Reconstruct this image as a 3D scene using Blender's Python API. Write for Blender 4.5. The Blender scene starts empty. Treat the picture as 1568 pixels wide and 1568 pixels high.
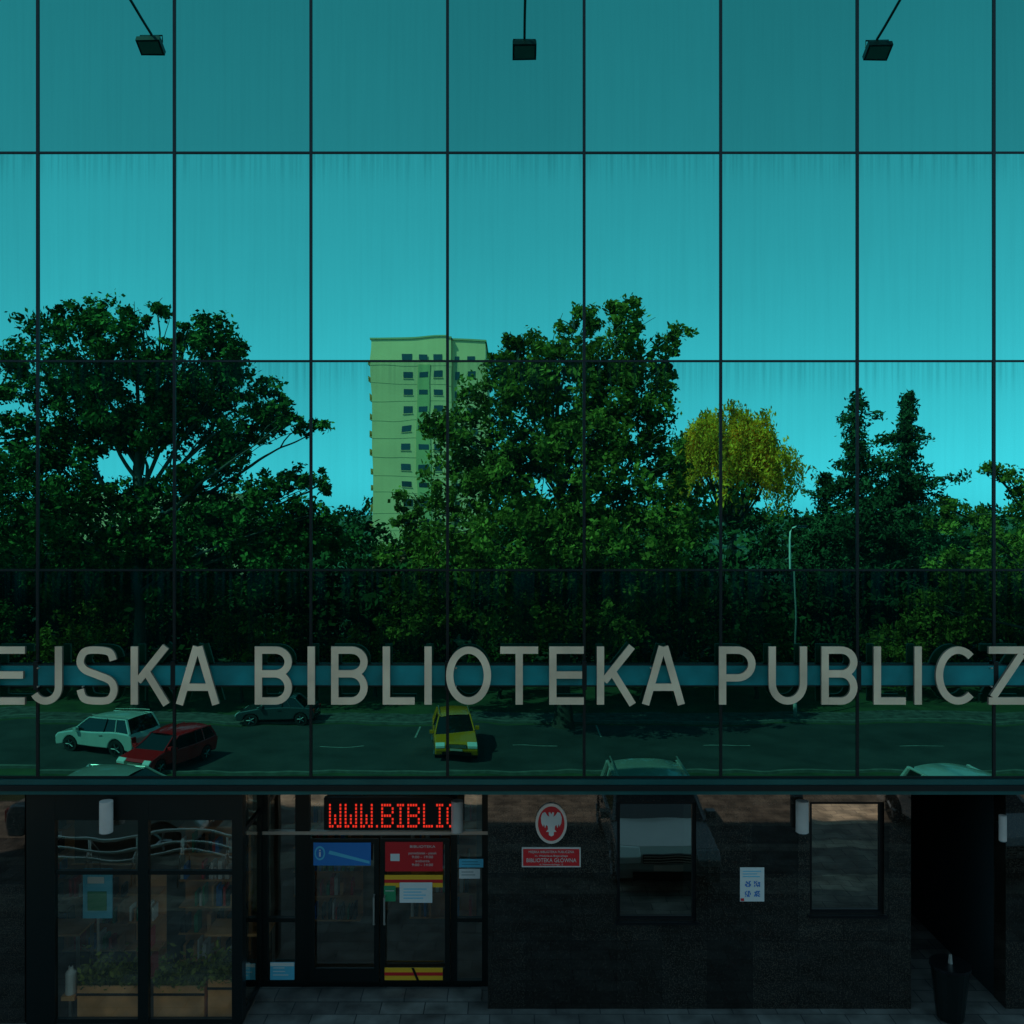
import bpy, math, random
import numpy as np
from mathutils import Vector, Matrix

random.seed(7)
rng = np.random.default_rng(11)
scene = bpy.context.scene
COL = scene.collection

# ------------------------------------------------------------------ units
# u, v values are image pixel coordinates, scaled to metres by assumed distance (116 pixels per metre at the facade)
F = 1358.0; D = 11.7; EYE = 6.8; C0 = 784.0
def X(u, L=D): return (u - C0) * L / F
def Z(v, L=D): return EYE - (v - C0) * L / F

# ------------------------------------------------------------------ materials
def new_mat(name):
    m = bpy.data.materials.new(name); m.use_nodes = True
    nt = m.node_tree
    for n in list(nt.nodes): nt.nodes.remove(n)
    out = nt.nodes.new('ShaderNodeOutputMaterial')
    return m, nt, out
def N(nt, t, **kw):
    n = nt.nodes.new(t)
    for k, v in kw.items(): setattr(n, k, v)
    return n
def principled(name, col, rough=0.6, metal=0.0, var=0.0, vscale=3.0, bump=0.0, spec=None, emit=None, estr=0):
    m, nt, out = new_mat(name)
    b = N(nt, 'ShaderNodeBsdfPrincipled')
    b.inputs['Base Color'].default_value = (*col, 1)
    b.inputs['Roughness'].default_value = rough
    b.inputs['Metallic'].default_value = metal
    if spec is not None: b.inputs['Specular IOR Level'].default_value = spec
    if emit:
        b.inputs['Emission Color'].default_value = (*emit, 1); b.inputs['Emission Strength'].default_value = estr
    if var > 0 or bump > 0:
        tc = N(nt, 'ShaderNodeTexCoord')
        no = N(nt, 'ShaderNodeTexNoise'); no.inputs['Scale'].default_value = vscale; no.inputs['Detail'].default_value = 6
        nt.links.new(tc.outputs['Object'], no.inputs['Vector'])
        if var > 0:
            mr = N(nt, 'ShaderNodeMapRange'); mr.inputs['To Min'].default_value = 1 - var; mr.inputs['To Max'].default_value = 1 + var
            mr.inputs['From Min'].default_value = .3; mr.inputs['From Max'].default_value = .7
            nt.links.new(no.outputs['Fac'], mr.inputs['Value'])
            vm = N(nt, 'ShaderNodeVectorMath', operation='SCALE'); vm.inputs[0].default_value = col
            nt.links.new(mr.outputs[0], vm.inputs['Scale']); nt.links.new(vm.outputs[0], b.inputs['Base Color'])
        if bump > 0:
            bp = N(nt, 'ShaderNodeBump'); bp.inputs['Strength'].default_value = 1; bp.inputs['Distance'].default_value = bump
            nt.links.new(no.outputs['Fac'], bp.inputs['Height']); nt.links.new(bp.outputs[0], b.inputs['Normal'])
    nt.links.new(b.outputs[0], out.inputs[0])
    return m

def facade_glass():
    m, nt, out = new_mat('tinted_reflective_glass')
    lk = nt.links.new
    tc = N(nt, 'ShaderNodeTexCoord')
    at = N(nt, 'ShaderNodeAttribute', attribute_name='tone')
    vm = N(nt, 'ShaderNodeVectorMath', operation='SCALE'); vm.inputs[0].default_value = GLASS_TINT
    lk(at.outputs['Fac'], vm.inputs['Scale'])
    b = N(nt, 'ShaderNodeBsdfPrincipled'); b.inputs['Metallic'].default_value = 1; b.inputs['Roughness'].default_value = 0.0
    b.inputs['Specular Tint'].default_value = (.2, .8, .75, 1)
    lk(vm.outputs[0], b.inputs['Base Color'])
    no = N(nt, 'ShaderNodeTexNoise'); no.inputs['Scale'].default_value = 1.1; no.inputs['Detail'].default_value = 1
    lk(tc.outputs['Object'], no.inputs['Vector'])
    bp = N(nt, 'ShaderNodeBump'); bp.inputs['Strength'].default_value = 1; bp.inputs['Distance'].default_value = 0.0017
    lk(no.outputs['Fac'], bp.inputs['Height']); lk(bp.outputs[0], b.inputs['Normal'])
    mp = N(nt, 'ShaderNodeMapping'); mp.inputs['Scale'].default_value = (17, 1, 0.45)
    lk(tc.outputs['Object'], mp.inputs['Vector'])
    st = N(nt, 'ShaderNodeTexNoise'); st.inputs['Scale'].default_value = 1.0; st.inputs['Detail'].default_value = 4
    lk(mp.outputs[0], st.inputs['Vector'])
    sr = N(nt, 'ShaderNodeMapRange'); sr.inputs['From Min'].default_value = .42; sr.inputs['From Max'].default_value = .8
    lk(st.outputs['Fac'], sr.inputs['Value'])
    uv = N(nt, 'ShaderNodeSeparateXYZ'); lk(tc.outputs['UV'], uv.inputs[0])
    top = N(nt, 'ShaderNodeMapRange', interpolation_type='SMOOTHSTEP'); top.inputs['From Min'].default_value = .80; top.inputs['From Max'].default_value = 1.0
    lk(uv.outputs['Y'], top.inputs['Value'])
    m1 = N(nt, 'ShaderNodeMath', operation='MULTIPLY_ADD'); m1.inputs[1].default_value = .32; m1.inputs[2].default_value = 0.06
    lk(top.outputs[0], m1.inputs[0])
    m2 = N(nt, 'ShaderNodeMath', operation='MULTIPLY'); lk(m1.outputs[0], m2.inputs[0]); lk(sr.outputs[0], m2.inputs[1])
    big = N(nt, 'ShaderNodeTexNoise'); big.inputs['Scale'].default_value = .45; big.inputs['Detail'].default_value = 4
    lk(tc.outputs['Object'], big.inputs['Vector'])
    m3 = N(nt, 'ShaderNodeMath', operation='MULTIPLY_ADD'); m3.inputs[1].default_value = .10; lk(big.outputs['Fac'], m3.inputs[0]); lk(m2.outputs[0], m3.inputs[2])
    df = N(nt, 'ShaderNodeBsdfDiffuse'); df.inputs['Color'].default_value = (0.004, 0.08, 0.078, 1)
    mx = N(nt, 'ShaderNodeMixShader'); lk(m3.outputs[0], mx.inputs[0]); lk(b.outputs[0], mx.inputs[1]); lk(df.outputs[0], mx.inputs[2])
    lk(mx.outputs[0], out.inputs[0])
    return m

def window_glass(name, tint, refl, rtint=(1, 1, 1)):
    m, nt, out = new_mat(name); lk = nt.links.new
    t = N(nt, 'ShaderNodeBsdfTransparent'); t.inputs[0].default_value = (*tint, 1)
    g = N(nt, 'ShaderNodeBsdfGlossy'); g.inputs[0].default_value = (*rtint, 1); g.inputs['Roughness'].default_value = 0.0
    tc = N(nt, 'ShaderNodeTexCoord')
    no = N(nt, 'ShaderNodeTexNoise'); no.inputs['Scale'].default_value = 1.6; no.inputs['Detail'].default_value = 1; lk(tc.outputs['Object'], no.inputs['Vector'])
    bp = N(nt, 'ShaderNodeBump'); bp.inputs['Distance'].default_value = 0.003; lk(no.outputs['Fac'], bp.inputs['Height']); lk(bp.outputs[0], g.inputs['Normal'])
    mx = N(nt, 'ShaderNodeMixShader'); mx.inputs[0].default_value = refl
    lk(t.outputs[0], mx.inputs[1]); lk(g.outputs[0], mx.inputs[2]); lk(mx.outputs[0], out.inputs[0])
    return m

def granite():
    m, nt, out = new_mat('dark_polished_granite'); lk = nt.links.new
    tc = N(nt, 'ShaderNodeTexCoord'); sp = N(nt, 'ShaderNodeSeparateXYZ'); lk(tc.outputs['Object'], sp.inputs[0])
    cb = N(nt, 'ShaderNodeCombineXYZ')
    ad = N(nt, 'ShaderNodeMath', operation='ADD'); lk(sp.outputs['X'], ad.inputs[0]); lk(sp.outputs['Y'], ad.inputs[1])
    lk(ad.outputs[0], cb.inputs['X']); lk(sp.outputs['Z'], cb.inputs['Y'])
    br = N(nt, 'ShaderNodeTexBrick'); br.offset = 0
    br.inputs['Scale'].default_value = 1; br.inputs['Brick Width'].default_value = .62; br.inputs['Row Height'].default_value = .93
    br.inputs['Mortar Size'].default_value = .005; br.inputs['Mortar'].default_value = (.002, .002, .002, 1)
    br.inputs['Color1'].default_value = (.010, .0075, .0055, 1); br.inputs['Color2'].default_value = (.030, .022, .016, 1)
    lk(cb.outputs[0], br.inputs['Vector'])
    vo = N(nt, 'ShaderNodeTexNoise'); vo.inputs['Scale'].default_value = 85; vo.inputs['Detail'].default_value = 3; lk(tc.outputs['Object'], vo.inputs['Vector'])
    mr = N(nt, 'ShaderNodeMapRange'); mr.inputs['From Min'].default_value = .5; mr.inputs['From Max'].default_value = .75
    mr.inputs['To Min'].default_value = .6; mr.inputs['To Max'].default_value = 4.0; lk(vo.outputs['Fac'], mr.inputs['Value'])
    vm = N(nt, 'ShaderNodeVectorMath', operation='SCALE'); lk(br.outputs['Color'], vm.inputs[0]); lk(mr.outputs[0], vm.inputs['Scale'])
    b = N(nt, 'ShaderNodeBsdfPrincipled'); b.inputs['Roughness'].default_value = .02; b.inputs['Specular IOR Level'].default_value = .7
    b.inputs['IOR'].default_value = 1.6
    lk(vm.outputs[0], b.inputs['Base Color']); lk(b.outputs[0], out.inputs[0])
    return m

def paving(name, c1, c2, bw, rh, mortar=(.03, .03, .03), rough=.75):
    m, nt, out = new_mat(name); lk = nt.links.new
    tc = N(nt, 'ShaderNodeTexCoord')
    br = N(nt, 'ShaderNodeTexBrick'); br.offset = .5
    br.inputs['Scale'].default_value = 1; br.inputs['Brick Width'].default_value = bw; br.inputs['Row Height'].default_value = rh
    br.inputs['Mortar Size'].default_value = .008; br.inputs['Mortar'].default_value = (*mortar, 1)
    br.inputs['Color1'].default_value = (*c1, 1); br.inputs['Color2'].default_value = (*c2, 1)
    lk(tc.outputs['Object'], br.inputs['Vector'])
    no = N(nt, 'ShaderNodeTexNoise'); no.inputs['Scale'].default_value = 2.5; no.inputs['Detail'].default_value = 8; lk(tc.outputs['Object'], no.inputs['Vector'])
    mr = N(nt, 'ShaderNodeMapRange'); mr.inputs['From Min'].default_value = .3; mr.inputs['From Max'].default_value = .7
    mr.inputs['To Min'].default_value = .4; mr.inputs['To Max'].default_value = 1.5; lk(no.outputs['Fac'], mr.inputs['Value'])
    vm = N(nt, 'ShaderNodeVectorMath', operation='SCALE'); lk(br.outputs['Color'], vm.inputs[0]); lk(mr.outputs[0], vm.inputs['Scale'])
    b = N(nt, 'ShaderNodeBsdfPrincipled'); b.inputs['Roughness'].default_value = rough
    lk(vm.outputs[0], b.inputs['Base Color']); lk(b.outputs[0], out.inputs[0])
    return m

def leaf_mat(name, col, trans=.3):
    m, nt, out = new_mat(name); lk = nt.links.new
    at = N(nt, 'ShaderNodeAttribute', attribute_name='tone')
    vm = N(nt, 'ShaderNodeVectorMath', operation='SCALE'); vm.inputs[0].default_value = col; lk(at.outputs['Fac'], vm.inputs['Scale'])
    b = N(nt, 'ShaderNodeBsdfDiffuse'); lk(vm.outputs[0], b.inputs['Color'])
    if trans <= 0: lk(b.outputs[0], out.inputs[0]); return m
    t = N(nt, 'ShaderNodeBsdfTranslucent')
    v2 = N(nt, 'ShaderNodeVectorMath', operation='MULTIPLY'); v2.inputs[1].default_value = (1.2, 1.3, .5); lk(vm.outputs[0], v2.inputs[0]); lk(v2.outputs[0], t.inputs[0])
    mx = N(nt, 'ShaderNodeMixShader'); mx.inputs[0].default_value = trans; lk(b.outputs[0], mx.inputs[1]); lk(t.outputs[0], mx.inputs[2])
    lk(mx.outputs[0], out.inputs[0]); return m

GLASS_TINT = (0.115, 0.68, 0.56)
M_glass = facade_glass()
M_mull = principled('dark_anodised_mullion', (.006, .012, .013), .4, .3)
M_back = principled('backing_panel', (.01, .02, .02), .8)
M_trim = principled('teal_edge_trim', (.01, .10, .095), .3, .3, var=.2, vscale=1.5)
M_gran = granite()
M_frame = principled('dark_green_frame', (.005, .009, .008), .35, .2)
M_wing = window_glass('window_glass', (.94, .90, .82), .26, (.95, .93, .86))
M_wing2 = window_glass('dark_window_glass', (.30, .26, .22), .40, (.95, .88, .78))
M_letter = principled('bronze_metal_paint', (1.0, .66, .45), .36, .12, var=.22, vscale=1.6)
M_letter_side = principled('letter_return', (.34, .22, .16), .5, .5)
M_rail = principled('teal_sign_rail', (.008, .24, .25), .3, .1, var=.35, vscale=2)
M_black = principled('black_metal', (.012, .012, .013), .4, .5)
M_lens = principled('lamp_lens', (.2, .22, .22), .15)
M_white = principled('white_enamel', (.70, .54, .47), .4, var=.12)
M_paper = principled('white_paper', (.80, .68, .62), .7)
M_red = principled('red_enamel', (.70, .015, .02), .4)
M_blue = principled('blue_print', (.03, .18, .50), .5)
M_cyan = principled('light_blue_print', (.12, .50, .65), .5)
M_yellow = principled('yellow_tape', (.95, .42, .02), .5)
M_greenp = principled('green_sticker', (.03, .25, .1), .5)
M_silver = principled('silver_rim', (.80, .66, .58), .3, .4)
M_led = principled('red_led', (.3, .02, .01), .5, emit=(1.0, .035, .015), estr=.8)
M_pot = principled('terracotta_wood_planter', (.80, .30, .10), .7, var=.3)
M_int = principled('interior_wall', (.26, .17, .11), .8, var=.4, vscale=1.2)
M_intf = principled('interior_floor', (.15, .10, .07), .4)
M_wood = principled('shelf_wood', (.70, .28, .10), .6, var=.2)
M_steel = principled('galvanised_steel', (.65, .55, .48), .35, .8)
M_chrome = principled('polished_steel_rail', (.95, .85, .75), .25, .5)
M_pole = principled('pale_grey_pole_paint', (.55, .52, .48), .5)
M_asphalt = principled('asphalt', (.036, .036, .036), .85, var=.4, vscale=.6)
M_grass = principled('grass', (.04, .065, .02), .9, var=.45, vscale=.8)
M_pave = paving('granite_paving', (.10, .085, .075), (.17, .15, .13), .6, .3)
M_pave_l = paving('light_concrete_paving', (.24, .20, .16), (.32, .26, .20), .4, .2, (.12, .10, .09))
M_pave_f = paving('weathered_concrete_paving', (.09, .09, .08), (.11, .10, .09), .5, .5, (.06, .06, .05))
M_kerb = principled('concrete_kerb', (.14, .14, .12), .8, var=.3)
M_mark = principled('road_paint', (.30, .30, .28), .7, var=.4)
M_bark = principled('bark', (.06, .048, .035), .9, var=.3, vscale=4)
M_leaf1 = leaf_mat('maple_foliage', (.045, .080, .016), 0)
M_leaf2 = leaf_mat('linden_foliage', (.130, .125, .020), .25)
M_willow = leaf_mat('willow_foliage', (.80, .38, .03), .35)
M_spruce = leaf_mat('spruce_foliage', (.034, .062, .024), 0)
M_far = leaf_mat('far_foliage', (.026, .046, .014), 0)
M_tower = principled('pale_cream_render', (.94, .49, .24), .85, var=.06, vscale=.25)
M_tower2 = principled('olive_render', (.50, .38, .16), .85, var=.08, vscale=.25)
M_seam = principled('panel_seam', (.45, .32, .16), .9)
M_brick = principled('red_brown_plinth', (.50, .10, .05), .85)
M_twin = principled('tower_window_glass', (.03, .04, .05), .1)
M_tyre = principled('tyre_rubber', (.015, .015, .015), .8)
M_alloy = principled('alloy_rim', (.4, .4, .4), .35, .9)
M_carglass = principled('car_glass', (.01, .012, .013), .03, spec=.9)
M_head = principled('headlight_glass', (.8, .8, .78), .08)
M_tail = principled('tail_lamp', (.45, .01, .01), .2)

# ------------------------------------------------------------------ mesh helpers
def empty(name, loc=(0, 0, 0)):
    e = bpy.data.objects.new(name, None); e.location = loc; e.empty_display_size = .3; COL.objects.link(e); return e
class MB:
    def __init__(s): s.v = []; s.f = []; s.mi = []; s.mats = []
    def m(s, mat):
        if mat not in s.mats: s.mats.append(mat)
        return s.mats.index(mat)
    def add(s, vs, fs, mat):
        o = len(s.v); s.v += [tuple(p) for p in vs]; k = s.m(mat)
        for f in fs: s.f.append([i + o for i in f]); s.mi.append(k)
    def box(s, x0, x1, y0, y1, z0, z1, mat):
        vs = [(x0, y0, z0), (x1, y0, z0), (x1, y1, z0), (x0, y1, z0), (x0, y0, z1), (x1, y0, z1), (x1, y1, z1), (x0, y1, z1)]
        s.add(vs, [(0, 3, 2, 1), (4, 5, 6, 7), (0, 1, 5, 4), (1, 2, 6, 5), (2, 3, 7, 6), (3, 0, 4, 7)], mat)
    def tube(s, pts, rad, mat, n=8, cap=True):
        pts = [Vector(p) for p in pts]; vs = []; fs = []
        if not isinstance(rad, (list, tuple)): rad = [rad] * len(pts)
        for i, p in enumerate(pts):
            d = (pts[min(i + 1, len(pts) - 1)] - pts[max(i - 1, 0)]).normalized()
            a = Vector((0, 0, 1)) if abs(d.z) < .9 else Vector((1, 0, 0))
            t = d.cross(a).normalized(); b = d.cross(t)
            for k in range(n):
                an = 2 * math.pi * k / n
                vs.append(p + (t * math.cos(an) + b * math.sin(an)) * rad[i])
        for i in range(len(pts) - 1):
            for k in range(n):
                k2 = (k + 1) % n
                fs.append((i * n + k, i * n + k2, (i + 1) * n + k2, (i + 1) * n + k))
        if cap:
            fs.append(tuple(range(n))[::-1]); fs.append(tuple((len(pts) - 1) * n + k for k in range(n)))
        s.add(vs, fs, mat)
    def poly(s, pts2, y0, y1, mat):
        n = len(pts2)
        vs = [(x, y0, z) for x, z in pts2] + [(x, y1, z) for x, z in pts2]
        fs = [tuple(range(n)), tuple(range(2 * n - 1, n - 1, -1))]
        for i in range(n):
            j = (i + 1) % n; fs.append((i, i + n, j + n, j))
        s.add(vs, fs, mat)
    def obj(s, name, parent=None, smooth=False, bevel=0, loc=None):
        me = bpy.data.meshes.new(name); me.from_pydata(s.v, [], s.f)
        for m in s.mats: me.materials.append(m)
        me.polygons.foreach_set('material_index', s.mi)
        if smooth: me.polygons.foreach_set('use_smooth', [True] * len(me.polygons))
        me.update()
        o = bpy.data.objects.new(name, me); COL.objects.link(o)
        if parent: o.parent = parent
        if loc: o.location = loc
        if bevel:
            b = o.modifiers.new('b', 'BEVEL'); b.width = bevel; b.segments = 3; b.limit_method = 'ANGLE'; b.angle_limit = math.radians(35)
        return o
def box(name, x0, x1, y0, y1, z0, z1, mat, parent=None, bevel=0):
    b = MB(); b.box(x0, x1, y0, y1, z0, z1, mat); return b.obj(name, parent, bevel=bevel)

def text_mesh(name, s, x, y, z, h, mat, parent, width=None, extrude=.002, align='CENTER'):
    cu = bpy.data.curves.new(name, 'FONT'); cu.body = s; cu.size = h; cu.extrude = extrude; cu.align_x = align; cu.align_y = 'CENTER'
    o = bpy.data.objects.new(name, cu); COL.objects.link(o)
    bpy.context.view_layer.update()
    me = bpy.data.meshes.new_from_object(o); bpy.data.objects.remove(o)
    me.materials.clear(); me.materials.append(mat)
    o = bpy.data.objects.new(name, me); COL.objects.link(o); o.parent = parent
    o.rotation_euler = (math.pi / 2, 0, 0); o.location = (x, y, z)
    if width:
        xs = [v.co.x for v in me.vertices]; w = max(xs) - min(xs); o.scale = (width / w, 1, 1)
    return o

# ------------------------------------------------------------------ terrain
def hz(y):
    if y > -9: return 0.0
    if y < -25: return -4.0
    t = (-9 - y) / 16; i = math.floor(t * 16 + 1e-9); fr = t * 16 - i
    s = lambda q: -4 * (q * q * (3 - 2 * q))
    return s(i / 16) * (1 - fr) + s(min(1, (i + 1) / 16)) * fr
def ysteps(y0, y1):
    ys = [y0] + [float(k) for k in range(-25, -8) if y0 < k < y1] + [y1]
    return sorted(set(ys))
def sheet(name, x0, x1, y0, y1, dz, mat, parent=None):
    ys = ysteps(y0, y1); b = MB(); vs = []; fs = []
    for y in ys: vs += [(x0, y, hz(y) + dz), (x1, y, hz(y) + dz)]
    for i in range(len(ys) - 1): fs.append((2 * i, 2 * i + 1, 2 * i + 3, 2 * i + 2))
    b.add(vs, fs, mat); return b.obj(name, parent)
sheet('ground', -2500, 2500, -2500, 600, 0, M_grass)
sheet('pavement', -40, 40, -9, 4, .004, M_pave)
sheet('painted_sunlit_band', -40, 40, -3.9, -3.2, .008, M_pave_l)  # both pale bands stand in for sunlit strips, lightness put into the paving colour
sheet('painted_sunlit_band', -40, 40, -5.6, -5.2, .008, M_pave_l)
sheet('parking_bay_paving', -40, 40, -8.9, -6.6, .008, M_pave_l)
sheet('road', -400, 400, -33.5, -25.2, .004, M_asphalt)
sheet('far_pavement', -400, 400, -36.0, -34.0, .06, M_pave_f)
b = MB(); b.box(-400, 400, -25.2, -25.0, -4.1, -3.88, M_kerb); b.obj('kerb')
b = MB(); b.box(-400, 400, -34.0, -33.8, -4.1, -3.88, M_kerb); b.obj('kerb')
b = MB()
for i in range(-40, 40): b.box(i * 9, i * 9 + 2, -29.5, -29.42, -3.999, -3.992, M_mark)
for x in (-4.8, 4.3): b.box(x, x + .10, -33.4, -31.0, -3.999, -3.992, M_mark)
b.obj('road_marking')

# ------------------------------------------------------------------ library building
lib = empty('library_building')
cols = [58 + 209.1 * k for k in range(-7, 15)]
rows = [1190, 873, 553, 234, -87]
vs = []; fs = []; tone = []; uvs = []
g = .5 * .030
for ci in range(len(cols) - 1):
    for ri in range(len(rows) - 1):
        x0, x1 = X(cols[ci]) + g, X(cols[ci + 1]) - g
        z0, z1 = Z(rows[ri]) + g, Z(rows[ri + 1]) - g
        ax = random.gauss(0, .0016); az = random.gauss(0, .0011); xc = (x0 + x1) / 2; zc = (z0 + z1) / 2
        o = len(vs)
        for (x, z, u, v) in ((x0, z0, 0, 0), (x1, z0, 1, 0), (x1, z1, 1, 1), (x0, z1, 0, 1)):
            vs.append((x, ax * (x - xc) + az * (z - zc), z)); uvs.append((u, v))
        t = [.34, .86, 1.0, .72][ri] * random.uniform(.93, 1.07)  # row factors darken the tint: sky gradient and dimmer street reflection painted in
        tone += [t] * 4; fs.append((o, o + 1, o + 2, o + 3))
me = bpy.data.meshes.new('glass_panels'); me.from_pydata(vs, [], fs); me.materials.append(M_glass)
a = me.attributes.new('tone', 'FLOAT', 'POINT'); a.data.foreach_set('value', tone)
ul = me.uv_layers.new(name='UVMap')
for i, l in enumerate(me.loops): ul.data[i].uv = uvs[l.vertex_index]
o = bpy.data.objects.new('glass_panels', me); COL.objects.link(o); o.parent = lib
XL, XR = X(cols[0]), X(cols[-1]); ZB = Z(1190); ZT = Z(rows[-1])
b = MB()
for c in cols: b.box(X(c) - .019, X(c) + .019, -.014, .02, ZB, ZT, M_mull)
for r in rows: b.box(XL, XR, -.011, .019, Z(r) - .014, Z(r) + .014, M_mull)
b.obj('mullions', lib)
box('structure_upper', XL, XR, .03, 14, 3.09, ZT + .1, M_back, lib)
b = MB()
b.box(XL, XR, -.05, .029, Z(1200), Z(1192), M_trim); b.box(XL, XR, -.07, .029, Z(1209), Z(1200) - .003, M_mull)
b.box(XL, XR, -.06, .029, 3.09, Z(1209) - .003, M_trim)
b.obj('edge_trim', lib)
box('roof_coping', XL - .05, XR + .05, -.08, 14.1, ZT + .103, ZT + .2, M_trim, lib)

def GX(u, y): return X(u, D + y)
def GZ(v, y): return Z(v, D + y)
def wall_with_openings(b, x0, x1, y0, y1, z0, z1, holes, mat):
    cur = x0
    for (xa, xb, za, zb) in holes:
        b.box(cur, xa, y0, y1, z0, z1, mat)
        b.box(xa, xb, y0, y1, z0, za, mat)
        if zb < z1: b.box(xa, xb, y0, y1, zb, z1, mat)
        cur = xb
    b.box(cur, x1, y0, y1, z0, z1, mat)
yw = .43
h1 = (GX(945, yw), GX(1066, yw), GZ(1410, yw), GZ(1228, yw))
h2 = (GX(1240, yw), GX(1354, yw), GZ(1400, yw), GZ(1228, yw))
b = MB()
wall_with_openings(b, GX(747, yw), GX(1395, yw), yw, yw + .3, 0, 3.088, [h1, h2], M_gran)
b.box(GX(1540, yw), XR, yw, yw + .3, 0, 3.088, M_gran)
b.box(XL, X(38, D + .08), .08, .4, 0, 3.088, M_gran)
b.box(GX(747, yw), GX(747, yw) + .3, yw + .301, 1.2, 0, 3.088, M_gran)
b.obj('granite_cladding', lib)
for (xa, xb, za, zb) in (h1, h2):
    b = MB(); w = .045
    b.box(xa, xa + w, yw + .05, yw + .12, za, zb, M_black); b.box(xb - w, xb, yw + .05, yw + .12, za, zb, M_black)
    b.box(xa + w, xb - w, yw + .05, yw + .12, za, za + w, M_black); b.box(xa + w, xb - w, yw + .05, yw + .12, zb - w, zb, M_black)
    b.box(xa - .03, xb + .03, yw - .05, yw + .045, za - .035, za - .002, M_black)
    b.obj('window_frame', lib)
    b = MB(); b.add([(xa + w, yw + .08, za + w), (xb - w, yw + .08, za + w), (xb - w, yw + .08, zb - w), (xa + w, yw + .08, zb - w)], [(0, 1, 2, 3)], M_wing2); b.obj('window_pane', lib)
    b = MB(); b.box(xa, xb, yw + .9, yw + .92, za, zb, M_int); b.obj('window_interior', lib)
b = MB(); xa, xb = GX(1395, yw), GX(1540, yw)
b.box(xa - .1, xb + .1, 3.5, 3.6, 0, 3.088, M_back)
b.box(xa - .11, xa - .01, yw + .301, 3.5, 0, 3.088, M_back); b.box(xb + .01, xb + .11, yw + .301, 3.5, 0, 3.088, M_back)
b.box(xa + .15, xa + 1.05, 3.42, 3.49, .02, 2.2, M_frame)
b.obj('service_passage', lib)
b = MB(); xa, xb = XL + 2, GX(747, yw) + .29
b.box(xa, xb, 3.4, 3.5, 0, 3.088, M_int); b.box(xa, xb, 1.2, 3.4, .01, .02, M_intf)
b.box(xa - .1, xa, .5, 3.5, 0, 3.088, M_int)
b.box(xa, X(370), .12, 1.19, .011, .019, M_intf)
for (bx, yb, wd_, ht) in ((-8.3, 2.6, 1.1, 2.0), (-5.55, 1.1, .45, 1.5), (-5.0, 1.6, 1.0, 2.0), (-3.6, 2.9, 1.1, 2.1), (-1.7, 3.0, 1.1, 2.1), (-6.9, 1.9, 1.0, 1.3)):
    b.box(bx, bx + wd_, yb + .28, yb + .3, .02, ht, M_wood)
    for k in range(int(ht / .4) + 1): b.box(bx, bx + wd_, yb, yb + .279, .06 + k * .4, .08 + k * .4, M_wood)
    for k in range(int(ht / .4)):
        j = 0.02
        while j < wd_ - .1:
            hh = random.uniform(.16, .30); tk = random.uniform(.02, .06)
            if random.random() < .7: b.box(bx + j, bx + j + tk, yb + .02, yb + .2, .085 + k * .4, .085 + k * .4 + hh, random.choice([M_red, M_blue, M_paper, M_wood, M_greenp, M_black, M_paper, M_black]))
            j += tk + random.uniform(.004, .05)
for tx_ in (-7.1, -4.4):
    b.box(tx_, tx_ + .9, 1.0, 1.5, .72, .75, M_wood)
    for q in ((0.03, 1.03), (.84, 1.03), (.03, 1.45), (.84, 1.45)): b.box(tx_ + q[0], tx_ + q[0] + .04, q[1], q[1] + .04, .02, .719, M_steel)
b.obj('reading_room_interior', lib)

y0 = .04
sx = lambda u: X(u, D + y0); sz = lambda v: Z(v, D + y0)
b = MB()
for (ua, ub) in ((40, 84), (211, 227), (355, 371)): b.box(sx(ua), sx(ub), y0, y0 + .08, .02, 3.088, M_frame)
for (ua, ub) in ((84, 211), (227, 355)):
    b.box(sx(ua), sx(ub), y0 + .002, y0 + .078, sz(1256), 3.088, M_frame)
    b.box(sx(ua), sx(ub), y0 + .01, y0 + .07, sz(1340), sz(1334), M_frame)
    b.box(sx(ua), sx(ub), y0 + .01, y0 + .07, .02, .08, M_frame)
b.box(sx(371) - .07, sx(371), y0 + .081, y0 + .16, .02, 3.088, M_frame); b.box(sx(371) - .07, sx(371), .95, 1.05, .02, 3.088, M_frame)
b.box(sx(371) - .06, sx(371) - .01, y0 + .161, .949, 2.5, 2.56, M_frame); b.box(sx(371) - .06, sx(371) - .01, y0 + .161, .949, .02, .1, M_frame)
b.obj('shopfront_frame', lib)
b = MB()
for (ua, ub) in ((84, 211), (227, 355)):
    b.add([(sx(ua), y0 + .04, .08), (sx(ub), y0 + .04, .08), (sx(ub), y0 + .04, sz(1256)), (sx(ua), y0 + .04, sz(1256))], [(0, 1, 2, 3)], M_wing)
b.add([(sx(371) - .03, y0 + .161, .1), (sx(371) - .03, .949, .1), (sx(371) - .03, .949, 3.0), (sx(371) - .03, y0 + .161, 3.0)], [(0, 1, 2, 3)], M_wing)
b.obj('shopfront_glass', lib)

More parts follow.
